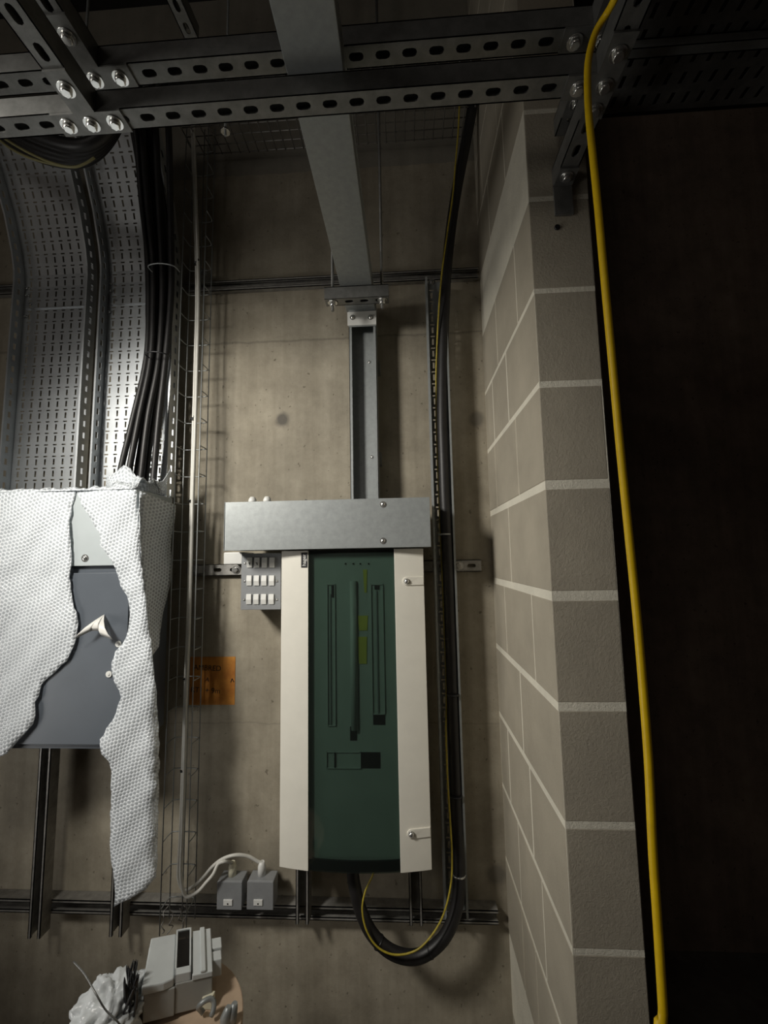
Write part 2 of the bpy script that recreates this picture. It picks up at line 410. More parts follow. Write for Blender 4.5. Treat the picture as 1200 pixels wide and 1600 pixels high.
# ------------------------------------------------------------------ overhead support frame
frame = thing('support_frame', (-.1, .7, EYE.z + HB), 'overhead frame of slotted galvanised channels bolted with flat plates, crossing the picture top', 'frame')
XL = PZ(140, 185, HB).x; XR = PZ(880, 285, HB).x
YC = .706; zB = EYE.z + HB; zA = EYE.z + HA
def fch(a, b): return channel(MB(), a, b, (0, 0, -1)).build('channel', GALVD, frame)
fch((-1.3, YC, zB), (XR - .021, YC, zB)); fch((-1.3, YC, zA), (XR - .021, YC, zA))
fch((XL, YC - .021, zB), (XL, -.35, zB)); fch((XL, YC - .021, zA), (XL, -.35, zA))
fch((XR, YP - .001, zB), (XR, -.35, zB)); fch((XR, YP - .03, zA), (XR, -.35, zA))
def plate(pts, z, bolts, th=.005):
    p = MB().prism([(x, y, z - th) for x, y in pts], (0, 0, th - .0004)).build('joint_plate', GALVD, frame)
    for x, y in bolts: hexbolt(MB(), (x, y, z - th), (0, 0, -1), .0095, .008).build('bolt', BOLT, p)
w2 = .0205
def tee(xc, z, sg=1):
    plate([(xc - .068, YC + w2), (xc + .068, YC + w2), (xc + .068, YC - w2), (xc + w2, YC - w2), (xc + w2, YC - .09), (xc - w2, YC - .09), (xc - w2, YC - w2), (xc - .068, YC - w2)], z,
          [(xc - .046, YC), (xc, YC), (xc + .046, YC), (xc, YC - .062)])
def ell(xc, z, sg):
    plate([(xc - sg * w2, YC + w2), (xc + sg * .075, YC + w2), (xc + sg * .075, YC - w2), (xc + sg * w2, YC - w2), (xc + sg * w2, YC - .10), (xc - sg * w2, YC - .10)], z,
          [(xc, YC), (xc + sg * .05, YC), (xc, YC - .07)])
tee(XL, zB); ell(XL + .002, zA, 1)
plate([(XR - .07, YC + w2), (XR - w2, YC + w2), (XR - w2, YC + .06), (XR + w2, YC + .06), (XR + w2, YC - .08), (XR - w2, YC - .08), (XR - w2, YC - w2), (XR - .07, YC - w2)], zB,
      [(XR - .046, YC), (XR, YC), (XR, YC - .05), (XR, YC + .042)])
plate([(XR - .07, YC + w2), (XR - w2, YC + w2), (XR - w2, YC + .14), (XR + w2, YC + .14), (XR + w2, YC - .08), (XR - w2, YC - .08), (XR - w2, YC - w2), (XR - .07, YC - w2)], zA,
      [(XR - .046, YC), (XR, YC), (XR, YC + .06), (XR, YC + .11)])
p = MB().box((XR - w2, YP - .050, zB - .005), (XR + w2, YP - .001, zB - .0005)).box((XR - w2, YP - .006, zB - .075), (XR + w2, YP - .001, zB - .0005)).build('angle_bracket', GALVD, frame)
hexbolt(MB(), (XR, YP - .03, zB - .005), (0, 0, -1), .0095, .008).build('bolt', BOLT, p)
for k in (0, 1):
    q = P(870, 326 + 30 * k, YP)
    mb = MB(); mb.cyl((q.x, YP - .004, q.z), (q.x, YP + .004, q.z), .006, 12)
    tag(mb.build('anchor_plug', BLACKP), ('upper' if k == 0 else 'lower') + ' empty anchor hole in the block pier below the bracket foot', 'anchor', 'anchor holes in the pier')

# trunking over the frame, its trapeze hanger and rods
zT = EYE.z + HB + .0415
qf = PZ(555, 446, HB + .0415); YT = qf.y
xl = PZ(531, 446, HB + .0415).x; xr = PZ(581, 446, HB + .0415).x
tr = thing('horizontal_trunking', ((xl + xr) / 2, .7, zT), 'wide flat grey trunking overhead, running from above the camera back towards the wall', 'trunking')
MB().box((xl, -.4, zT), (xr, 1.46, zT + .05), .0015).build('trunking_body', GALV, tr)
MB().box((xl - .0012, -.4, zT + .044), (xr + .0012, 1.46, zT + .0515), .0005).build('lid', GALV, tr)
tz = thing('trapeze_hanger', ((xl + xr) / 2, YT + .02, zT - .041), 'short slotted channel bracket carrying the end of the overhead trunking', 'bracket')
xa = PZ(506, 447, HB + .041).x; xb = PZ(607, 447, HB + .041).x
channel(MB(), (xa, YT + .0205, zT - .0415), (xb, YT + .0205, zT - .0415), (0, 0, -1), phase=.4).build('channel', GALVD, tz)
for x in (xa + .024, xb - .022):
    mb = hexbolt(MB(), (x, YT + .0205, zT - .0425), (0, 0, -1), .0105, .012); mb.build('nut', BOLT, tz)
    s = 'left' if x < 0 and x < (xa + xb) / 2 else 'right'
    rb = MB().cyl((x, YT + .0205, zT - .072), (x, YT + .0205, 4.1), .005, 10)
    tag(rb.build('threaded_rod', GALVD), 'thin threaded hanger rod on the ' + s + ' end of the trapeze bracket', 'rod', 'hanger rods of the trapeze bracket')
# down trunking
yv = 1.44
xl2 = P(546.5, 650, yv).x; xr2 = P(590, 650, yv).x; zt2 = P(566, 470, yv).z; zb2 = P(566, 783, yv).z
zop = P(566, 509, yv).z
dt = thing('drop_trunking', ((xl2 + xr2) / 2, yv + .05, zb2), 'open-fronted grey trunking dropping down the wall to the top of the grey box', 'trunking')
mb = MB(); mb.box((xl2, yv + .048, zb2), (xr2, yv + .05, zt2)); mb.box((xl2, yv, zb2), (xl2 + .002, yv + .05, zt2)); mb.box((xr2 - .002, yv, zb2), (xr2, yv + .05, zt2))
mb.box((xl2, yv, zb2), (xl2 + .010, yv + .002, zt2)); mb.box((xr2 - .010, yv, zb2), (xr2, yv + .002, zt2)); mb.box((xl2, yv, zt2 - .002), (xr2, yv + .05, zt2))
mb.build('trunking_body', GALV, dt)
MB().box((xl2, yv - .0025, zop - .004), (xr2, yv - .0005, zt2)).build('closing_lid', GALV, dt)
zc1 = P(566, 488, yv).z
cp = MB().box((xl2 - .004, yv - .006, zop), (xr2 + .001, yv - .003, zc1)).build('connector_plate', PLAST, dt); cp['label'] = 'white connector plate'
for px in (551, 579):
    q = P(px, 496, yv - .006); screw(MB(), (q.x, yv - .006, q.z), (0, -1, 0), .0065).build('screw', BOLT, cp)
for px, py in ((577, 566), (581, 714)):
    q = P(px, py, yv + .048); screw(MB(), (q.x, yv + .048, q.z), (0, -1, 0), .004).build('screw', BOLT, dt)
for py in (572, 716):
    z = P(590, py, 1.49).z
    MB().box((xl2 + .03, yv + .05, z - .022), (xr2 + .008, YB, z + .022)).build('standoff', GALVD, dt)

# grey box across the top of the board
yg = 1.292
gx0 = P(350, 818, yg).x; gx1 = P(672.5, 818, yg).x; gz1 = P(510, 781, yg).z; gz0 = P(510, 857, yg).z
gb = thing('trunking_box', ((gx0 + gx1) / 2, 1.37, gz0), 'plain grey galvanised box with lid, laid across the top of the cream board', 'box')
MB().box((gx0 + .001, yg + .0025, gz0), (gx1 - .001, 1.446, gz1 - .001), .001).build('box_body', GALV, gb)
ld = MB(); ld.box((gx0, yg, gz0 - .001), (gx1, yg + .0024, gz1 + .0005), .0007); ld.box((gx0, yg, gz0 - .001), (gx0 + .003, yg + .03, gz1 + .0005)); ld.build('lid', GALV, gb)
for py in (788, 845):
    q = P(598.5, py, yg); screw(MB(), (q.x, yg, q.z), (0, -1, 0), .0065).build('screw', BOLT, gb)
for px in (394.5, 417.5):
    q = P(px, 781, 1.34); mb = MB()
    mb.tube([(q.x, 1.34, gz1 - .001), (q.x, 1.34, gz1 + .012), (q.x, 1.34, gz1 + .018), (q.x, 1.34, gz1 + .022)], [.0125, .0125, .010, .007], 12); mb.build('cable_gland', PLAST, gb)
q = P(476, 781, 1.33); MB().box((q.x - .012, 1.32, gz1), (q.x + .008, 1.34, gz1 + .0025)).cyl((q.x + .004, 1.33, gz1), (q.x + .004, 1.33, gz1 + .008), .004).build('stud', BOLT, gb)

# white adaptable box peeping out
q0 = P(349, 882, 1.40); q1 = P(379, 856, 1.40)
o = MB().box((q0.x, 1.40, q0.z), (q1.x, 1.508, min(q1.z, gz0 - .004)), .003).build('junction_box', PLAST)
tag(o, 'small white junction box tucked under the left end of the grey box', 'box')

# grid switch box
ys_ = 1.395
q0 = P(376, 953, ys_); q1 = P(439, 861, ys_)
sw = thing('grid_switch_panel', ((q0.x + q1.x) / 2, 1.5, q0.z), 'grey metal panel of twelve white rocker switches beside the cream board', 'switch panel')
MB().box((q0.x + .003, ys_ + .003, q0.z + .002), (q1.x - .002, 1.508, q1.z - .008), .002).build('back_box', SATIN, sw)
MB().box((q0.x, ys_ - .0005, q0.z), (q1.x, ys_ + .0025, q1.z - .006), .001).build('face_plate', SATIN, sw)
for r, py in enumerate((879, 907, 936)):
    for c in range(4):
        px = (390.5, 402, 413.7, 425.5)[c] - .6 * r
        a = P(px, py, ys_); hw, hh = .0085, .0165
        mb = MB(); mb.prism([(a.x - hw, ys_ - .001, a.z - hh), (a.x - hw, ys_ - .004, a.z - hh), (a.x - hw, ys_ - .0075, a.z - .001), (a.x - hw, ys_ - .0045, a.z + hh), (a.x - hw, ys_ - .001, a.z + hh)], (hw * 2, 0, 0))
        s = mb.build('rocker_switch', PLAST, sw, bev=.0006)
        if r == 0 and c < 2:
            MB().box((a.x - .002, ys_ - .0085, a.z - .002), (a.x + .003, ys_ - .0055, a.z + .0)).box((a.x + .001, ys_ - .0085, a.z - .008), (a.x + .003, ys_ - .006, a.z)).build('switch_marking', BLACKP, s)
    for px in (383 - .6 * r, 433 - .2 * r):
        if r == 0 and px > 400: continue
        a = P(px, py + 1, ys_); screw(MB(), (a.x, ys_, a.z), (0, -1, 0), .0028).build('screw', BOLT, sw)

# ------------------------------------------------------------------ distribution board
yd = 1.335
dx0 = P(438.3, 1100, yd).x; dx1 = P(667.8, 1100, yd).x; dz1 = P(450, 860, yd).z; dz0 = P(434, 1354.5, yd).z
dxc = (dx0 + dx1) / 2; dhw = (dx1 - dx0) / 2
def bow(x): return yd - .024 * (1 - ((x - dxc) / dhw) ** 2)
gl0 = P(481, 1100, 1.315).x; gl1 = P(620.5, 1100, 1.315).x
db = thing('distribution_board', (dxc, 1.446, dz0), 'tall cream distribution board with a dark green see-through door, under the grey box', 'distribution board')
def curved(xa, xb, za, zb, off=0, th=.012, n=10, mi=0):
    mb = MB(); poly = [(xa + (xb - xa) * k / n, bow(xa + (xb - xa) * k / n) + off, za) for k in range(n + 1)] + [(xb - (xb - xa) * k / n, bow(xb - (xb - xa) * k / n) + off + th, za) for k in range(n + 1)]
    return mb.prism(poly, (0, 0, zb - za))
bb = MB(); t_ = .002; yb0 = 1.350
bb.box((dx0 + .004, 1.444, dz0 + .004), (dx1 - .004, 1.446, dz1)); bb.box((dx0 + .004, yb0, dz0 + .004), (dx0 + .006, 1.446, dz1)); bb.box((dx1 - .006, yb0, dz0 + .004), (dx1 - .004, 1.446, dz1))
bb.box((dx0 + .004, yb0, dz0 + .004), (dx1 - .004, 1.446, dz0 + .006)); bb.box((dx0 + .004, yb0, dz1 - .002), (dx1 - .004, 1.446, dz1)); bb.build('enclosure', WHITE, db)
lp = curved(dx0, gl0, dz0, dz1 - .002, 0, .014).build('left_panel', WHITE, db, bev=.0012)
rp = curved(gl1, dx1, dz0, dz1 - .002, 0, .014).build('right_panel', WHITE, db, bev=.0012)
dr = curved(gl0 + .0006, gl1 - .0006, dz0 + .001, dz1 - .002, .002, .004, 16).build('door', GREEN, db); dr['label'] = 'dark green see-through acrylic door'
rl = curved(gl0 + .0006, gl1 - .0006, dz0 + .0015, dz0 + .030, .0065, .006, 16).build('door_rail', BLACKP, db); rl['label'] = 'black bottom rail'
curved(gl0 + .0006, gl1 - .0006, dz1 - .012, dz1 - .003, .0065, .006, 16).build('door_rail', BLACKP, db)
for px, py in ((635.5, 908), (643, 1302)):
    a = P(px, py, bow(P(px, py, 1.32).x)); xe = dx1 - .001; r = .0125
    pts = []
    n = 10
    for k in range(n + 1):
        an = math.pi / 2 + math.pi * k / n; pts.append((a.x + r * math.cos(an), a.z + r * math.sin(an)))
    for k in range(1, 6): pts.append((a.x + (xe - a.x) * k / 5, a.z - r))
    for k in range(5): pts.append((xe - (xe - a.x) * k / 5, a.z + r))
    mb = MB(); fr = [mb.bm.verts.new((x, bow(x) - .004, z)) for x, z in pts]; bk = [mb.bm.verts.new((x, bow(x) + .002, z)) for x, z in pts]
    mb.bm.faces.new(fr)
    for k in range(len(pts)): mb.bm.faces.new((fr[k], fr[(k + 1) % len(pts)], bk[(k + 1) % len(pts)], bk[k]))
    tb = mb.build('lock_tab', WHITE, rp, bev=.001)
    q = MB(); q.cyl((a.x, bow(a.x) - .002, a.z), (a.x, bow(a.x) - .007, a.z), .0085, 18); q.dome((a.x, bow(a.x) - .007, a.z), (0, -1, 0), .0075, .005)
    k_ = q.build('lock', BOLT, rp); k_['label'] = 'round steel lock'
a0 = P(470, 887, 1.318); a1 = P(480, 863.5, 1.318)
def text(s, name, size, m, parent, mtx, ext=.0003):
    c = bpy.data.curves.new(name, 'FONT'); c.body = s; c.size = size; c.extrude = ext; c.align_x = 'CENTER'; c.align_y = 'CENTER'
    o = bpy.data.objects.new('tmp', c); COL.objects.link(o); dg = bpy.context.evaluated_depsgraph_get()
    me = bpy.data.meshes.new_from_object(o.evaluated_get(dg)); bpy.data.objects.remove(o)
    me.transform(Matrix.Translation(-wloc(parent)) @ mtx); me.materials.clear(); me.materials.append(m); me.name = name
    ob = bpy.data.objects.new(name, me); COL.objects.link(ob); ob.parent = parent; return ob
xm = (a0.x + a1.x) / 2; zm = (a0.z + a1.z) / 2; sl = math.atan((bow(a1.x) - bow(a0.x)) / (a1.x - a0.x))
bd = MB(); bd.prism([(x, bow(x) - .0012, z) for x, z in ((a0.x, a0.z), (a1.x, a0.z), (a1.x, a1.z), (a0.x, a1.z))], (0, .0018, 0)); bdo = bd.build('badge', BLACKP, lp); bdo['label'] = 'small black badge with white lettering'
text('hager', 'badge_lettering', .0165, PLAST, bdo, Matrix.Translation((xm, bow(xm) - .0016, zm)) @ Matrix.Rotation(sl, 4, 'Z') @ Matrix.Rotation(math.pi / 2, 4, 'X') @ Matrix.Rotation(math.pi / 2, 4, 'Z'))
# inside: front plate with openings and busbar covers
yi = 1.338
ip = thing  # (the inner plate is a part of the board)
def iq(px, py, y=yi): return P(px, py, y)
hl = [(iq(583, 1116), iq(602, 1132.5)), (iq(547, 1135), iq(558, 1157)), (iq(564, 1175), iq(594.5, 1200.5)), (iq(511, 1175), iq(518, 1199))]
pl = MB().box((gl0 - .01, yi, dz0 + .006), (gl1 + .01, yi + .003, dz1 - .004)); pl = pl.build('inner_plate', INNER, db)
for a, b in hl[:3]:
    MB().box((a.x, yi - .0012, b.z), (b.x, yi - .0002, a.z), .0004).build('blank_opening', BLACKP, pl)
def rim(x0, z0, x1, z1, th=.002, pr=.004, y=yi):
    mb = MB()
    mb.box((x0, y - pr, z0), (x0 + th, y, z1)); mb.box((x1 - th, y - pr, z0), (x1, y, z1)); mb.box((x0, y - pr, z1 - th), (x1, y, z1)); mb.box((x0, y - pr, z0), (x1, y, z0 + th)); return mb
a, b = iq(511, 913), iq(525, 1134)
rim(a.x, b.z, b.x, a.z).build('breaker_slot_cover', INNER, pl)
MB().box((a.x + .008, yi - .003, b.z + .004), (a.x + .012, yi, a.z - .03)).build('slot_rib', GALV, pl)
MB().box((a.x + .014, yi - .003, a.z - .04), (b.x - .004, yi, a.z - .004)).build('slot_stop', BLACKP, pl)
a, b = iq(579, 913), iq(602, 1116)
rim(a.x, b.z, b.x, a.z).build('breaker_slot_cover', INNER, pl)
MB().box((a.x + .016, yi - .003, b.z + .002), (a.x + .020, yi, a.z - .02)).build('slot_rib', GALV, pl)
MB().box((a.x + .012, yi - .003, a.z - .016), (a.x + .026, yi, a.z - .003)).build('slot_stop', BLACKP, pl)
a, b = iq(552, 908), iq(552, 1140)
MB().tube([(a.x, yi - .002, a.z), (a.x, yi - .002, b.z)], [.0105, .0105], 16).build('busbar_cover', INNER, pl)
a, b = iq(510, 1174), iq(564, 1200.5)
rim(a.x, b.z, b.x, a.z).build('switch_slot_cover', INNER, pl)
MB().box((a.x + .024, yi - .003, b.z), (a.x + .028, yi, a.z)).build('slot_stop', BLACKP, pl)
for x0, y0, x1, y1 in ((558.5, 995, 574, 1037), (559, 962, 575, 985), (567, 890, 574, 926)):
    a, b = iq(x0, y0), iq(x1, y1)
    MB().prism([(a.x, yi - .0016, a.z), (b.x, yi - .0016, a.z), (b.x - .002, yi - .0016, b.z), (a.x + .004, yi - .0016, b.z)], (0, .0012, 0)).build('yellow_sticker', YSTK, pl)
for px in (540, 552, 563, 576):
    a = iq(px, 881); MB().cyl((a.x, yi, a.z), (a.x, yi - .002, a.z), .003, 10).build('screw', BLACKP, pl)

# ------------------------------------------------------------------ tray and cable right of the board
yt = 1.468; fl = .035
tx0 = P(679, 900, yt - fl).x; tx1 = P(713, 900, yt - fl).x
ztop = P(668, 432, yt - fl).z; zbot = P(700, 1436, yt - fl).z
rt = thing('cable_tray', ((tx0 + tx1) / 2, YB, zbot), 'narrow upright perforated tray right of the cream board, holding one thick black cable', 'cable tray')
tray_parts(rt, tx0, tx1, [(yt, zbot), (yt, (zbot + ztop) / 2), (yt, ztop)], fl, GALV, pu=.031, flslot=False)
zz = P(680, 428, yt).z
hexbolt(MB(), ((tx0 + tx1) / 2 - .01, yt - .001, zz - .03), (0, -1, 0), .008, .005).build('bolt', BOLT, rt)
def cable(name, pts, r, m, label, cat='cable', grp=None, seg=14, n=6, parts=()):
    pp = smoothpath(pts, n); o = MB().tube(pp, r, seg).build(name, m); tag(o, label, cat, grp); return o, pp
cp_ = [(742, 120, 1.38), (738, 165, 1.40), (728, 222, 1.42), (713, 300, 1.425), (703, 370, 1.44), (696, 450, 1.445), (692, 560, 1.445), (691, 650, 1.445), (693, 720, 1.445), (695, 780, 1.445), (699, 860, 1.445), (704, 1000, 1.445), (709, 1150, 1.445), (714, 1290, 1.44), (717.5, 1365, 1.425), (713, 1420, 1.415), (693, 1466, 1.40), (655, 1494, 1.39), (615, 1489, 1.385), (582, 1460, 1.385), (562, 1418, 1.39), (552, 1372, 1.395), (551, 1352, 1.395)]
big, bp = cable('power_cable', [P(*c) for c in cp_], .0188, BLACK, 'thick black cable down the tray, looping up into the board underside', 'cable', None, 18)
def tie(px, py, Y, r, m, parent, ax=(0, 0, 1), wd=.0025):
    c = P(px, py, Y); ax = Vector(ax).normalized(); MB().cyl(c - ax * wd, c + ax * wd, r, 18).build('cable_tie', m, parent)
for px, py in ((694, 835), (707, 1085), (712, 1243)): tie(px + .5, py, 1.435, .0203, GALV if py == 835 else BLACKP, big)
tie(717.5, 1366, 1.424, .0203, BOLT, big)
tie(672, 1485, 1.395, .0205, BLACKP, big, (1, 0, .45)); tie(592, 1472, 1.385, .0205, BLACKP, big, (1, 0, -.8))
ew = [(722, 120, 1.35), (718, 165, 1.37), (716, 205, 1.385), (711, 265, 1.392), (707, 310, 1.392), (698, 370, 1.398), (688, 450, 1.404), (682, 560, 1.44), (681.5, 640, 1.458), (683, 700, 1.459), (686, 780, 1.459), (689.5, 860, 1.459), (695, 1000, 1.459), (697.5, 1080, 1.459), (697, 1140, 1.44), (698, 1180, 1.42), (700, 1230, 1.405), (706, 1330, 1.395), (704, 1385, 1.385), (690, 1436, 1.372), (664, 1474, 1.355), (640, 1489, 1.350), (612, 1491, 1.348), (588, 1478, 1.348), (572, 1452, 1.352), (566, 1420, 1.36), (571, 1392, 1.37), (582, 1368, 1.38), (585, 1352, 1.385)]
cable('earth_wire', [P(*c) for c in ew], .0028, EARTH, 'thin green and yellow earth wire following the thick black cable', 'wire', None, 8)

# ------------------------------------------------------------------ isolators by the low rail
yi2 = 1.440
isos = []
for k, (x0, x1) in enumerate(((339, 378.5), (386, 427.5))):
    a = P(x0, 1420, yi2); b = P(x1, 1377, yi2)
    t = thing('fused_isolator', ((a.x + b.x) / 2, 1.488, a.z), ('left' if k == 0 else 'right') + ' grey metal isolator box on the low rail with a white cable gland', 'isolator', 'grey isolators on the low rail')
    MB().box((a.x, yi2, a.z), (b.x, 1.488, b.z), .003).build('box', SATIN, t)
    MB().box((a.x, yi2 - .003, a.z), (b.x, yi2 - .0005, b.z - .001), .001).build('face_plate', SATIN, t)
    f0 = P(x0 + 11, 1413, yi2); f1 = P(x0 + 25, 1404, yi2)
    f = MB().box((f0.x, yi2 - .006, f0.z), (f1.x, yi2 - .0025, f1.z), .001).build('fuse_holder', PLAST, t); f['label'] = 'white fuse holder'
    MB().cyl(((f0.x + f1.x) / 2, yi2 - .0058, f0.z + .006), ((f0.x + f1.x) / 2, yi2 - .0068, f0.z + .006), .0025, 10).build('fuse_screw', BLACKP, f)
    gx = P(363 if k == 0 else 409, 1365, 1.466).x
    g = MB(); g.tube([(gx, 1.466, b.z - .001), (gx, 1.466, b.z + .026), (gx, 1.466, b.z + .032), (gx, 1.466, b.z + .040)], [.0125, .0125, .0105, .008], 12); g.build('cable_gland', CREAM if k == 0 else PLAST, t)
    isos.append((gx, b.z + .036))
# ------------------------------------------------------------------ wire basket with white flexes
yb1, yb2 = 1.408, 1.462
bx0 = P(275, 700, yb1).x; bx1 = P(312, 700, yb1).x; bzt = P(300, 195, 1.44).z; bzb = P(270, 1448, 1.44).z
bk = thing('wire_basket', ((bx0 + bx1) / 2, YB, bzb), 'slim upright wire basket of thin rods between the cabinet and the board', 'basket')
for x, y in ((bx0, yb1), (bx0, yb2), (bx1, yb1), (bx1, yb2), ((bx0 + bx1) / 2, yb2)):
    MB().cyl((x, y, bzb + random.uniform(-.02, .02)), (x, y, bzt), .0019, 8).build('long_wire', GALV, bk)
zq = P(313, 620, yb2).z
k = 0; z = zq
while z < bzt: z += .098
cw0 = None
while z > bzb + .05:
    if z < bzt:
        mb = MB().tube(smoothpath([(bx0, yb1, z), (bx0, yb2 - .012, z), (bx0 + .012, yb2, z), (bx1 - .012, yb2, z), (bx1, yb2 - .012, z), (bx1, yb1, z)], 4), .0018, 6); mb.build('cross_wire', GALV, bk)
    z -= .098
for py in (436, 890):
    z = P(300, py, 1.50).z; MB().box((bx0 + .02, yb2 + .002, z - .012), (bx1 - .02, 1.508 if True else 0, z + .012)).build('fixing_clip', GALVD, bk)
w1 = [(299, 140, 1.40), (300, 200, 1.42), (303, 304, 1.434), (306.5, 405, 1.435), (307, 480, 1.435), (305, 560, 1.435), (302, 668, 1.43), (299, 780, 1.43), (294, 950, 1.43), (290, 1060, 1.43), (286.5, 1170, 1.43), (282, 1300, 1.43), (279.5, 1345, 1.43), (279, 1372, 1.425), (287, 1390, 1.42), (304, 1384, 1.42), (320, 1368, 1.425), (332, 1354, 1.43), (348, 1342, 1.435), (368, 1336, 1.44), (388, 1338, 1.455), (403, 1346, 1.464)]
q = [P(*c) for c in w1] + [Vector((isos[1][0], 1.466, isos[1][1]))]
f1o, _ = cable('white_flex', q, .0052, CABLEW, 'white flex dropping down the wire basket and arching to the right isolator', 'cable', 'white flexes in the wire basket', 10)
w2_ = [(302, 140, 1.387), (303, 200, 1.407), (306, 304, 1.412), (309.5, 405, 1.417), (310, 480, 1.417), (308, 560, 1.417), (305, 668, 1.412), (301, 780, 1.412), (296.5, 950, 1.410), (292, 1060, 1.408), (289, 1170, 1.410), (285, 1300, 1.412), (283, 1345, 1.412), (283, 1372, 1.401), (290, 1400, 1.396), (308, 1394, 1.396), (322, 1379, 1.404), (333, 1366, 1.411), (341, 1350, 1.426), (352, 1346, 1.432)]
q = [P(*c) for c in w2_] + [Vector((isos[0][0], 1.466, isos[0][1]))]
f2o, _ = cable('white_flex', q, .0052, CABLEW, 'white flex dropping down the wire basket and bending to the left isolator', 'cable', 'white flexes in the wire basket', 10)
for px, py in ((308.5, 412), (302, 655), (299, 783), (291, 1060), (287, 1204)):
    c = P(px, py, 1.425); MB().tube([c + Vector((-.011, .004, -.002)), c + Vector((-.004, -.010, 0)), c + Vector((.007, -.008, .002)), c + Vector((.012, -.016, .006))], .003, 6).build('cable_tie', BLACKP, f2o)

for px in (258, 266, 284, 289):
    a = P(px, 1418, 1.43); mb = MB()
    mb.tube(smoothpath([a + Vector((random.uniform(-.008, .008), random.uniform(-.01, .01), -.012 * k)) for k in range(7)], 3), .0016, 6).build('twisted_wire_end', STRUT, bk)
# ------------------------------------------------------------------ orange handwritten notice on the wall
ORANGE, t, b = new('orange_notice_sheet'); v = coord(t)
c = ramp(t, noise(t, v, 16, 5), .3, .7, (.38, .125, .018), (.64, .28, .045)); t.links.new(c, b.inputs['Base Color']); b.inputs['Roughness'].default_value = .7
n0 = P(289, 1101, YB); n1 = P(368, 1026, YB)
nt = thing('notice', ((n0.x + n1.x) / 2, YB, n0.z), 'square orange notice with black handwriting stuck on the concrete wall', 'notice')
MB().box((n0.x, YB - .0015, n0.z), (n1.x, YB - .0002, n1.z)).build('sheet', ORANGE, nt)
for s, px, py, sz, sk in (('AMBRED', 324, 1044, .026, .05), ('A', 324, 1062, .020, .2), ('^', 363, 1066, .034, -.1), ('RT1 + 9m', 321, 1079, .026, .05)):
    a = P(px, py, YB - .002)
    text(s, 'handwriting', sz, BLACKP, nt, Matrix.Translation((a.x, YB - .0019, a.z)) @ Matrix.Rotation(sk, 4, 'Y') @ Matrix.Rotation(math.pi / 2, 4, 'X'))

# ------------------------------------------------------------------ wide perforated trays, top left
yl = 1.484; fl = .05
zb_ = P(100, 765, 1.246).z + .003; z1 = P(100, 440, yl).z; z2 = P(100, 335, 1.40).z
def prof(top):
    return [(yl, zb_), (yl, (zb_ + z1) / 2), (yl, z1 - .02), (yl - .004, z1 + .03), (yl - .02, z1 + .10), (yl - .06, z1 + .22), (yl - .115, z1 + .34), (yl - .19, z1 + .46)] + ([(yl - .24, z1 + .53)] if top else [])
for nme, pl_, pr_, top, lab in (('cable_tray', 8, 127, False, 'wide perforated zinc tray rising above the wrapped cabinet, at the left edge'), ('cable_tray', 147, 266, True, 'wide perforated zinc tray carrying the black cable bundle, right of its twin')):
    a = P(pl_, 600, yl - fl).x; b2 = P(pr_, 600, yl - fl).x
    t = thing(nme, ((a + b2) / 2, YB, zb_), lab, 'cable tray', 'wide perforated trays above the cabinet')
    at, L = tray_parts(t, a, b2, prof(top), fl, TRAYM)
    zj = P(100, 481, yl).z - zb_
    mb = MB(); mb.box((a + .012, yl - .0045, zb_ + zj), (b2 - .012, yl - .0018, zb_ + zj + .004)); mb.build('splice_edge', TRAYM, t)
    for dz in (-.03, .02, .055, .085):
        for x in ((a + .010, a + .022) if dz != .02 else (a + .03,)):
            q = at(zj + dz, .002); hexbolt(MB(), (x, q.y, q.z), (0, -1, 0), .0045, .004, False).build('bolt', BOLT, t)
# cables of the bundle
bot = [(188, 738), (201, 740), (214, 738), (221, 740), (229, 735), (241, 736)]
midp = [(209, 650), (217, 655), (227, 655), (232, 650), (240, 648), (248, 655)]
up1 = [(229, 560), (236, 560), (243, 560), (248, 565), (255, 560), (258, 570)]
u2 = [(233, 470), (240, 470), (247, 470), (254, 470), (261, 470), (267, 470)]
u3 = [(231, 400), (239, 400), (246, 400), (253, 400), (260, 400), (268, 400)]
u4 = [(221, 310), (230, 310), (239, 310), (248, 310), (257, 310), (266, 310)]
u5 = [(213, 215), (223, 215), (233, 215), (244, 215), (254, 215), (264, 215)]
bedp = prof(True)
def bed_y(z):
    for p_, q_ in zip(bedp, bedp[1:]):
        if z <= q_[1]: return p_[0] + (q_[0] - p_[0]) * max(0, (z - p_[1]) / (q_[1] - p_[1])), (p_[0] - q_[0]) / (q_[1] - p_[1])
    return bedp[-1][0], 1
def PB(px, py, wv, back=0):
    Y = yl - wv
    for _ in range(12):
        y_, g = bed_y(P(px, py, Y).z); Y = .5 * Y + .5 * (y_ - wv * math.sqrt(1 + g * g))
    p_ = P(px, py, Y)
    if wv < .07: p_.x = min(p_.x, P(266, 600, yl - fl).x - .016 - .0222 * back)
    return p_
ords = ['leftmost', 'second from left', 'third from left', 'fourth from left', 'fifth from left', 'rightmost']
first = None
zcabt = P(100, 765, 1.246).z
for i in range(6):
    wv = (.062, .089)[i % 2]; yy = yl - wv
    lo = P(bot[i][0], bot[i][1], yy)
    pts = [Vector((lo.x - .004, yy, zcabt + .002)), lo] + [PB(*q, wv, (4 - i) / 2) for q in (midp[i], up1[i], u2[i], u3[i], u4[i], u5[i])]
    pts += [PB(u5[i][0] - 5, 150, wv, (4 - i) / 2), PB(u5[i][0] - 10, 100, wv, (4 - i) / 2)]
    o, pp = cable('black_cable', pts, .0105, BLACK, ords[i] + ' of six black cables fanning into the wrapped cabinet top', 'cable', 'black cables entering the cabinet', 12)
    if first is None: first = o
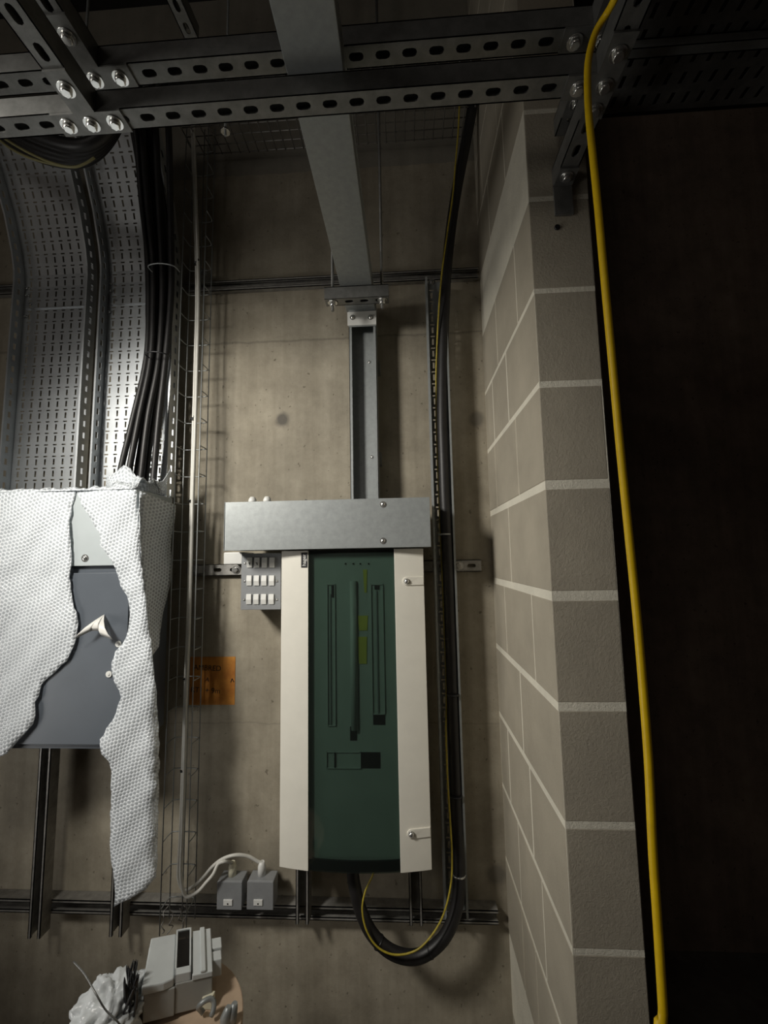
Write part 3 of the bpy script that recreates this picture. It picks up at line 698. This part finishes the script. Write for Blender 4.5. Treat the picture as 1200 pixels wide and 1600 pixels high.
for py, x0, x1 in ((419, 233, 276), (555, 228, 262)):
    a, b2 = P(x0, py, 1.36), P(x1, py, 1.36)
    MB().tube(smoothpath([a + Vector((0, .02, 0)), a + Vector((.004, -.012, 0)), (a + b2) / 2 + Vector((0, -.022, .002)), b2 + Vector((-.004, -.012, 0)), b2 + Vector((0, .02, 0))], 4), .0022, 6).build('cable_tie', BLACKP if py > 500 else GALV, first)
for i in range(1, 5):       # second layer higher up the tray
    x = 205 + i * 11
    pts = [PB(x + 17, 520, .033, 4 - i), PB(x + 16, 490, .033, 4 - i), PB(x + 16, 455, .033, 4 - i), PB(x + 14, 400, .033, 4 - i), PB(x + 8, 310, .033, 4 - i), PB(x + 2, 215, .033, 4 - i)]
    pts += [PB(x - 3, 150, .033, 4 - i), PB(x - 8, 100, .033, 4 - i)]
    cable('black_cable', pts, .0105, BLACK, ['', 'first', 'second', 'third', 'fourth'][i] + ' cable from the left in the rear layer of the black bundle', 'cable', 'rear black cables on the tray', 10)
# black loop of cables and pale wires at the upper left
for i in range(5):
    pts = [(-60, 120 + i * 14), (-5, 176 + i * 8), (60, 212 + i * 8), (120, 228 + i * 6.5), (160, 212 + i * 5), (190, 170 + i * 3), (205, 120)]
    cable('slack_cable', [P(a, b2, 1.03 + .0355 * i) for a, b2 in pts], .017, BLACK, ['topmost', 'second from top', 'middle', 'fourth from top', 'lowest'][i] + ' of the slack black cables looping under the left frame joint', 'cable', 'slack black cables under the frame', 10)
PALE = mat('olive_wire_sheath', (.24, .22, .10), .5)
for i in range(2):
    pts = [(-30, 190 - 8 * i), (2, 213 + 8 * i), (40, 236 + 8 * i), (80, 254 + 2 * i), (112, 261), (132, 256), (148, 246)]
    cable('pale_wire', [P(a, b2, 1.05 + .01 * i) for a, b2 in pts], .0035, PALE, ('upper' if i == 0 else 'lower') + ' thin olive wire sagging below the left frame joint', 'wire', 'thin olive wires', 8)

# ------------------------------------------------------------------ wrapped cabinet
yc = 1.246; ybk = 1.447
cx1 = P(213, 780, yc).x; cx0 = cx1 - .62
zt_ = P(150, 766, yc).z; zm_ = P(150, 884, yc).z; zbm = P(100, 1171, yc + .012).z
cab = thing('switchgear_cabinet', ((cx0 + cx1) / 2, ybk, zbm), 'grey wall cabinet with pale top section, partly covered in torn bubble wrap', 'cabinet')
MB().box((cx0, yc + .016, zbm), (cx1 - .004, ybk, zm_), .002).build('cabinet_body', DGREY, cab)
th_ = MB().box((cx0, yc, zm_), (cx1, ybk, zt_), .002).build('top_section', LGREY, cab); th_['label'] = 'pale grey top section'
q = P(133, 872, yc); screw(MB(), (q.x, yc, q.z), (0, -1, 0), .0075).build('screw', BOLT, th_)
dxr = P(199, 960, yc).x
do = MB().box((cx0 + .01, yc + .004, P(150, 1165, yc).z), (dxr, yc + .015, P(150, 895, yc).z), .0015).build('door', DGREY, cab)
for px, py in ((186, 1006), (171, 1053)):
    q = P(px, py, yc + .004); mb = MB(); mb.cyl((q.x, yc + .004, q.z), (q.x, yc, q.z), .009, 16); mb.cyl((q.x, yc, q.z), (q.x, yc - .002, q.z), .0035, 10); mb.build('door_lock', PLAST, do)
a, b2 = P(57, 966, yc + .004), P(90, 943, yc + .004)
lb = MB().box((a.x, yc + .0028, a.z), (b2.x, yc + .0039, b2.z)).build('door_label', mat('red_label', (.55, .12, .10), .5), do); lb['label'] = 'small red label under the bubble wrap'
# curled backing film on the door
fm = MB()
def curl(pa, pb, pc, n=10):
    a, b2, c2 = (P(*p) for p in (pa, pb, pc)); prev = None
    for k in range(n + 1):
        s = k / n; e = b2.lerp(c2, s); f_ = a.lerp(c2, s * .25) if False else a
        l = [a.lerp(e, u) + Vector((0, -.028 * math.sin(u * 2.4) * (1 if s < .99 else .9), 0)) for u in (0, .25, .5, .75, 1)]
        vv = [fm.bm.verts.new(x) for x in l]
        if prev:
            for j in range(4): fm.bm.faces.new((prev[j], prev[j + 1], vv[j + 1], vv[j]))
        prev = vv
curl((163, 960, yc + .002), (123, 997, yc - .01), (150, 984, yc - .004))
curl((163, 960, yc + .002), (184, 998, yc - .012), (163, 990, yc - .01))
curl((163, 960, yc + .002), (150, 984, yc - .002), (164, 984, yc - .002))
fo = fm.build('peeling_film', FILMW, do, solid=.0006, smooth=True); fo['label'] = 'white curled backing film'

# bubble wrap: torn sheets with bubbles
bw = thing('bubble_wrap', (cx1, yc, zbm), 'torn sheet of white bubble wrap draped over the left cabinet, one strip dangling', 'bubble wrap')
def sheet(name, poly, mapf, sp, parent, uvw=1.0, rag=0, solid=.002):
    P2 = []
    for i, p_ in enumerate(poly):                     # rag the torn edge
        nx = poly[(i + 1) % len(poly)]; L = math.hypot(nx[0] - p_[0], nx[1] - p_[1]); n = max(1, int(L / sp))
        for k in range(n):
            s = k / n; j = rag if 0 < k else 0
            P2.append((p_[0] + (nx[0] - p_[0]) * s + random.uniform(-j, j), p_[1] + (nx[1] - p_[1]) * s + random.uniform(-j, j)))
    nb_ = len(P2); xs = [p_[0] for p_ in P2]; ys2 = [p_[1] for p_ in P2]
    def inside(x, y):
        c_ = False; j = nb_ - 1
        for i in range(nb_):
            if (P2[i][1] > y) != (P2[j][1] > y) and x < (P2[j][0] - P2[i][0]) * (y - P2[i][1]) / (P2[j][1] - P2[i][1]) + P2[i][0]: c_ = not c_
            j = i
        return c_
    pts = [Vector(p_) for p_ in P2]; y = min(ys2)
    while y < max(ys2):
        x = min(xs)
        while x < max(xs):
            q_ = (x + random.uniform(-.2, .2) * sp, y + random.uniform(-.2, .2) * sp)
            if inside(*q_) and min((q_[0] - p_[0]) ** 2 + (q_[1] - p_[1]) ** 2 for p_ in P2) > (sp * .5) ** 2: pts.append(Vector(q_))
            x += sp
        y += sp
    r = delaunay_2d_cdt(pts, [], [list(range(nb_))], 1, 1e-6)
    mb = MB(); uvl = mb.bm.loops.layers.uv.new('UVMap'); vv = [mb.bm.verts.new(mapf(v_.x, v_.y)) for v_ in r[0]]
    for f_ in r[2]:
        if len(set(f_)) < 3: continue
        f = mb.bm.faces.new([vv[i] for i in f_]); f.smooth = True
        for lp_, i in zip(f.loops, f_): lp_[uvl].uv = (r[0][i].x / 540, r[0][i].y / 540)
    bmesh.ops.recalc_face_normals(mb.bm, faces=mb.bm.faces)
    if sum(f.normal.y for f in mb.bm.faces) > 0: bmesh.ops.reverse_faces(mb.bm, faces=mb.bm.faces)
    return mb.build(name, WRAP, parent, solid=solid, off=-1, recalc=False)
def wav(x, y): return .004 * math.sin(x * .045 + y * .02) + .004 * math.sin(y * .037 - x * .018 + 1) + .0025 * math.sin(x * .11 + y * .09)
def mleft(x, y):
    yy = yc - .0085 + wav(x, y) * .6
    if y > 1100: yy -= (y - 1100) * .00006
    if y > 883: yy += min(.0035, (y - 883) * .0003)
    return P(x, y, yy)
left = [(-120, 765), (60, 765), (119, 766), (112, 790), (108, 812), (110, 845), (111, 882), (108, 902), (112, 930), (122, 975), (118, 1000), (110, 1020), (104, 1033), (86, 1050), (64, 1070), (60, 1088), (54, 1097), (55, 1118), (51, 1132), (30, 1155), (10, 1178), (-20, 1190), (-120, 1205)]
sheet('torn_sheet', left, mleft, 9, bw, rag=1.6)
def mright(x, y):
    e = max(0, x - (213 + (y - 765) * .0)) ; yy = yc - .0095 + wav(x, y) * .75
    if y > 883: yy += min(.003, (y - 883) * .0002)
    xe = {0: 213}; t_ = min(1, max(0, (y - 765) / 300)); edge = 213 + 30 * t_
    yy += .06 * max(0, (x - edge + 2) / 10) ** 2 * t_
    if y > 1172: yy += .02 * math.sin((y - 1172) * .008) - (y - 1172) * .00003
    return P(x, y, yy)
right = [(119, 766), (213, 765), (216, 800), (218, 850), (222, 900), (230, 960), (236, 1010), (243, 1070), (248, 1130), (249, 1170), (248, 1250), (246, 1330), (244, 1370), (228, 1390), (205, 1404), (178, 1417), (179, 1385), (173, 1340), (172, 1290), (174, 1240), (174, 1205), (170, 1190), (158, 1178), (156, 1155), (166, 1138), (176, 1125), (184, 1102), (189, 1090), (182, 1072), (176, 1055), (174, 1035), (180, 1018), (192, 1005), (200, 985), (203, 960), (198, 930), (188, 915), (180, 888), (168, 868), (156, 852), (155, 832), (143, 812), (128, 790)]
sheet('dangling_strip', right, mright, 9, bw, rag=1.4)
# side of the wrap, folded back to the wall
def mside(x, y):
    t_ = (x - 213) / 60; xx = cx1 + .012 + .05 * max(0, (y - 800) / 300) * (1 - t_) + .006 * math.sin(y * .05) * t_
    return Vector((xx, yc - .004 + (ybk - yc - .01) * t_, P(213, y, yc).z))
sheet('side_fold', [(213, 768), (243, 772), (273, 778), (273, 880), (262, 950), (243, 1020), (226, 1030), (218, 960), (213, 870)], mside, 10, bw, rag=.8)
# crumpled film on the cabinet top around the cables
def mtop(x, y):
    t_ = (y - 0) / 100.0
    h = .006 + .035 * math.exp(-((x - 205) / 42) ** 2) * math.sin(t_ * math.pi) + .012 * math.sin(x * .17 + y * .13) * math.sin(t_ * math.pi) + .006 * math.sin(x * .41 - y * .2)
    b_ = P(x, 766, yc); return Vector((b_.x, yc - .012 + .15 * t_, zt_ + (0 if t_ < .02 else max(.004, h))))
sheet('top_fold', [(-100, 0), (213, 0), (216, 40), (216, 92), (120, 92), (-100, 92)], mtop, 8, bw, rag=.5)
col = MB(); uvl = col.bm.loops.layers.uv.new('UVMap')       # upstanding torn collar round the cable entry
ring = []
cxx = P(216, 740, 1.375).x
rows = 5; n = 30
for j in range(rows):
    rr = []
    for k in range(n):
        an = 2 * math.pi * k / n; hh = .056 + .026 * math.sin(an * 3 + .6) + .012 * math.sin(an * 7)
        rad = .074 + .006 * math.sin(an * 5) + .018 * (j / 4) ** 2
        rr.append(col.bm.verts.new((cxx + rad * math.cos(an) * 1.15, 1.372 + min(rad, .068) * .85 * math.sin(an), zt_ + .002 + hh * j / 4)))
    ring.append(rr)
for j in range(rows - 1):
    for k in range(n):
        f = col.bm.faces.new((ring[j][k], ring[j][(k + 1) % n], ring[j + 1][(k + 1) % n], ring[j + 1][k])); f.smooth = True
        for lp_, (a, b2) in zip(f.loops, ((k, j), (k + 1, j), (k + 1, j + 1), (k, j + 1))): lp_[uvl].uv = (a * .018, b2 * .02)
col.build('entry_collar', WRAP, bw, solid=.0015)

# ------------------------------------------------------------------ yellow cable in front of the pier
yp = [(985, -60, .50), (962, -5, .53), (950, 18, .555), (931, 50, .57), (920, 90, .575), (918, 130, .575), (920, 180, .57), (926, 240, .56), (934, 320, .555), (944, 430, .55), (957, 570, .55), (968, 690, .55), (982, 830, .55), (995, 960, .55), (1006, 1090, .55), (1014, 1200, .55), (1020, 1330, .55), (1028, 1450, .55), (1036, 1580, .55), (1046, 1760, .55)]
yo = [P(*c) for c in yp]; yo.append(Vector((yo[-1].x + .05, .52, .35))); yo.append(Vector((yo[-1].x + .12, .48, .012)))
cable('yellow_cable', yo, .0050, YEL, 'bright yellow cable hanging in front of the block pier from overhead', 'cable', None, 12)

# ------------------------------------------------------------------ overhead odds and ends
dk = thing('overhead_tray', (.8, .8, EYE.z + 1.09), 'dark perforated tray overhead at right, beyond the yellow cable', 'cable tray')
tx0, tx1 = .44, 1.30
class _P: pass
mb = MB(); ub = []; u = 0.0
zt0 = EYE.z + 1.09; nx = int((tx1 - tx0) / .034); ny = int((.99 - .15) / .044)
for i in range(nx):
    for j in range(ny):
        x = tx0 + i * .034; y = .15 + j * .044; xs = [x, x + .012, x + .022, x + .034]; yy = [y, y + .004, y + .030, y + .044]
        for a in range(3):
            for b2 in range(3):
                if a == 1 and b2 == 1: continue
                mb.face([(xs[a], yy[b2], zt0), (xs[a + 1], yy[b2], zt0), (xs[a + 1], yy[b2 + 1], zt0), (xs[a], yy[b2 + 1], zt0)])
bmesh.ops.remove_doubles(mb.bm, verts=mb.bm.verts, dist=1e-5)
mb.build('bed', GALVD, dk, solid=.0015)
MB().box((tx0, .15, zt0), (tx0 + .0015, .985, zt0 + .05)).build('side_flange', GALVD, dk)
MB().box((tx1, .15, zt0), (tx1 + .0015, .985, zt0 + .05)).build('side_flange', GALVD, dk)
q = PZ(1080, 76, 1.068)
rs = channel(MB(), (XR + .022, q.y, EYE.z + 1.066), (1.6, q.y, EYE.z + 1.066), (0, 0, -1), .022, .021, slotted=False)
tag(rs.build('tray_support_rail', GALV), 'thin grey rail overhead at the upper right carrying the dark tray', 'rail')
# wire mesh tray along the top of the wall
hm = P(420, 236, 1.50).z
mt = thing('mesh_tray', (-.25, 1.3, hm), 'dark wire mesh tray along the top of the concrete wall behind the frame', 'cable tray')
mxa, mxb = -.80, .285; mya, myb = 1.21, 1.50
mb = MB(); x = mxa
while x <= mxb: mb.cyl((x, mya, hm), (x, myb, hm), .0022, 6); x += .036
mb.build('cross_wires', STRUT, mt)
mb = MB(); y = mya
while y <= myb + .001: mb.cyl((mxa, y, hm + .003), (mxb, y, hm + .003), .0022, 6); y += .036
mb.build('long_wires', STRUT, mt)
ob = channel(MB(), PZ(300, 62, 1.5), PZ(262, -10, 1.5) + Vector((0, -.2, 0)), (0, 0, -1)); tag(ob.build('overhead_channel', GALVD), 'dim slotted channel high overhead left of the big trunking', 'channel')
for px, lab in ((352, 'short threaded rod end with nut poking below the mesh tray'), (124, 'thin rod end hanging just below the left frame joint')):
    a = P(px, 212 if px > 200 else 222, 1.15)
    tr_ = thing('hanger_rod', (a.x, a.y, a.z), lab, 'rod')
    MB().cyl(a, (a.x, a.y, 4.1), .004, 8).build('rod', GALV, tr_)
    if px > 200: hexbolt(MB(), (a.x, a.y, a.z + .012), (0, 0, 1), .009, .01).build('nut', BOLT, tr_)

# ------------------------------------------------------------------ drum with scrap at the lower left
hd = -1.02; zd = EYE.z + hd; dc = Vector((-.575, 1.015, zd)); Rd = .185
drum = thing('cable_drum', (dc.x, dc.y, 0), 'round pale plywood drum standing on end at the bottom left', 'drum')
MB().cyl(dc - Vector((0, 0, .02)), dc, Rd, 56).build('top_flange', WOOD, drum, bev=.003)
MB().cyl((dc.x, dc.y, .02), dc - Vector((0, 0, .02)), .11, 32).build('core', WOOD, drum)
MB().cyl((dc.x, dc.y, 0), (dc.x, dc.y, .02), Rd, 56).build('bottom_flange', WOOD, drum)
# grey plastic housing lying on the drum
hv = .075
def TP(px, py, h=hd + hv): return PZ(px, py, h)
tl = .022; A = TP(221, 1543, hd + hv + tl); B_ = TP(333, 1529); C_ = TP(330, 1457); D_ = TP(230, 1466, hd + hv + tl)
ey = ((C_ - B_) + (D_ - A)).normalized(); ex = Vector((ey.y, -ey.x, 0)); wd = (B_ - A).dot(ex); dp = ((C_ - B_).dot(ey) + (D_ - A).dot(ey)) / 2
def L(u, v_, z): return A + ex * u + ey * v_ + Vector((0, 0, z - hv - tl * u / wd))
def lbox(mb, u0, u1, v0, v1, za, zb2, mi=0): return mb.prism([L(u0, v0, za), L(u1, v0, za), L(u1, v1, za), L(u0, v1, za)], (0, 0, zb2 - za), mi)
hs = thing('plastic_housing', (A + ex * wd / 2 + ey * dp / 2 - Vector((0, 0, hv))), 'light grey plastic housing with a clear window lying on the wooden drum', 'housing')
m0 = MB(); lbox(m0, .004, wd * .46, .003, dp - .003, 0, hv - .018); lbox(m0, wd * .46, wd, .006, dp - .003, 0, hv - .014); m0.build('base', DSIDE, hs, bev=.002)
m1 = MB(); m1.prism([L(0, 0, hv - .018), L(wd * .30, -.0, hv - .018), L(wd * .44, .006, hv - .018), L(wd * .44, dp, hv - .018), L(.008, dp, hv - .018)], (0, 0, .018)); m1.build('left_cover', DWHITE, hs, bev=.003)
m2 = MB(); lbox(m2, wd * .70, wd, .004, dp, hv - .014, hv - .002); lbox(m2, wd * .82, wd * .90, .004, dp, hv - .002, hv + .004); m2.build('right_cover', DWHITE, hs, bev=.002)
m3 = MB(); u0, u1 = wd * .445, wd * .685
lbox(m3, u0, u0 + .004, .008, dp + .006, hv - .014, hv + .004); lbox(m3, u1 - .004, u1, .008, dp + .006, hv - .014, hv + .004); lbox(m3, u0, u1, .008, .026, hv - .014, hv + .004); lbox(m3, u0, u1, dp + .002, dp + .006, hv - .014, hv + .004); m3.build('window_frame', DWHITE, hs, bev=.001)
lbox(MB(), u0 + .004, u1 - .004, .026, dp + .002, hv - .002, hv + .001).build('clear_window', CLEARW, hs)
RED = mat('dull_red_part', (.16, .06, .05), .5)
lbox(MB(), u0 + .005, u1 - .005, .028, dp * .4, hv - .013, hv - .006).build('red_insert', RED, hs)
m4 = MB(); lbox(m4, wd, wd + .022, dp * .30, dp * .50, hv - .045, hv - .008); lbox(m4, wd, wd + .024, dp * .54, dp * .78, hv - .045, hv - .006); m4.build('end_clip', DWHITE, hs, bev=.002)
# crumpled white bag
def blob(name, c, r, sq, m, amp, seed, label, cat):
    rnd = random.Random(seed); mb = MB(); bmesh.ops.create_icosphere(mb.bm, subdivisions=5, radius=1)
    ws = [(Vector((rnd.uniform(-1, 1), rnd.uniform(-1, 1), rnd.uniform(-1, 1))) * rnd.uniform(2, 13), rnd.uniform(0, 6)) for _ in range(18)]
    for v_ in mb.bm.verts:
        n_ = v_.co.normalized(); s = 1 + amp * sum(abs(math.sin(n_.dot(a) + p_)) - .5 for a, p_ in ws) / 4
        v_.co = Vector((n_.x * s * sq[0], n_.y * s * sq[1], max(-.98, n_.z * s) * sq[2])) * r + Vector(c)
    o = mb.build(name, m, smooth=True); tag(o, label, cat); return o
cb = PZ(165, 1592, hd + .03)
BAG = mat('white_plastic_film', (.72, .75, .76), .3, 0, .1, 20)
blob('plastic_bag', (cb.x + .01, cb.y - .005, zd + .045), .07, (.85, .85, .66), BAG, .38, 5, 'crumpled white plastic bag on the left of the wooden drum', 'bag')
# black cable ties bundle
tb = MB(); rnd = random.Random(3); base = PZ(200, 1602, hd + .02)
for k in range(26):
    a = base + Vector((rnd.uniform(-.016, .016), rnd.uniform(-.012, .012), -.02)); tip = PZ(rnd.uniform(194, 218), rnd.uniform(1498, 1545), hd + .14)
    mid_ = a.lerp(tip, .5) + Vector((rnd.uniform(-.006, .006), rnd.uniform(-.006, .006), .006))
    tb.tube(smoothpath([a, mid_, tip], 4), [.0026] * 8 + [.0008], 5)
tag(tb.build('cable_tie_bundle', BLACKP), 'bundle of black cable ties standing between the white bag and grey housing', 'cable ties')
tw = [PZ(115, 1503, hd + .17), PZ(132, 1522, hd + .17), PZ(150, 1553, hd + .16), PZ(165, 1578, hd + .13), PZ(188, 1602, hd + .10), PZ(205, 1640, hd + .005)]
cable('loose_wire', tw, .0016, GALVD, 'thin stiff grey wire sticking out over the white plastic bag', 'wire', None, 6)
bz = PZ(186, 1558, hd + .02); mb = MB(); mb.tube([bz + Vector((0, 0, -.0195)), bz, bz + Vector((0, 0, .012))], [.013, .013, .010], 12); mb.cyl(bz, bz + Vector((0, 0, .022)), .005)
tag(mb.build('brass_fitting', BRASS), 'small brass fitting behind the black cable ties on the drum', 'fitting')
# saddle clip, connector and glands on the right of the drum
ck = PZ(322, 1585, hd + .012); mb = MB()
mb.tube([ck + Vector((.017 * math.cos(a), .006 * math.sin(a * 2), .012 + .017 * math.sin(a))) for a in [k * .3 for k in range(-2, 15)]], .0055, 8)
tag(mb.build('pipe_clip', GALV), 'bent grey metal pipe clip on the bare right part of the drum top', 'clip')
cn = PZ(326, 1562, hd + .014)
tag(MB().box(cn - Vector((.012, .009, .0135)), cn + Vector((.012, .009, .012)), .002).build('terminal_connector', CREAM), 'tiny ivory connector block at the foot of the grey housing', 'connector')
gw = [PZ(287, 1567, hd + .012), PZ(300, 1574, hd + .006), PZ(313, 1568, hd + .006), PZ(322, 1563, hd + .012)]
cable('tail_wire', gw, .002, BLACKP, 'short black wire tail in front of the grey housing', 'wire', None, 6)
for i, (px, py) in enumerate(((352, 1592), (362, 1586))):
    g = PZ(px, py, hd + .015); mb = MB(); mb.tube([g - Vector((0, 0, .0148)), g, g + Vector((.004, .002, .014)), g + Vector((.006, .003, .022))], [.010, .012, .009, .006], 8)
    tag(mb.build('grey_gland', GALV), ('left' if i == 0 else 'right') + ' of two small grey metal glands at the drum\'s right rim', 'gland', 'glands on the drum rim')
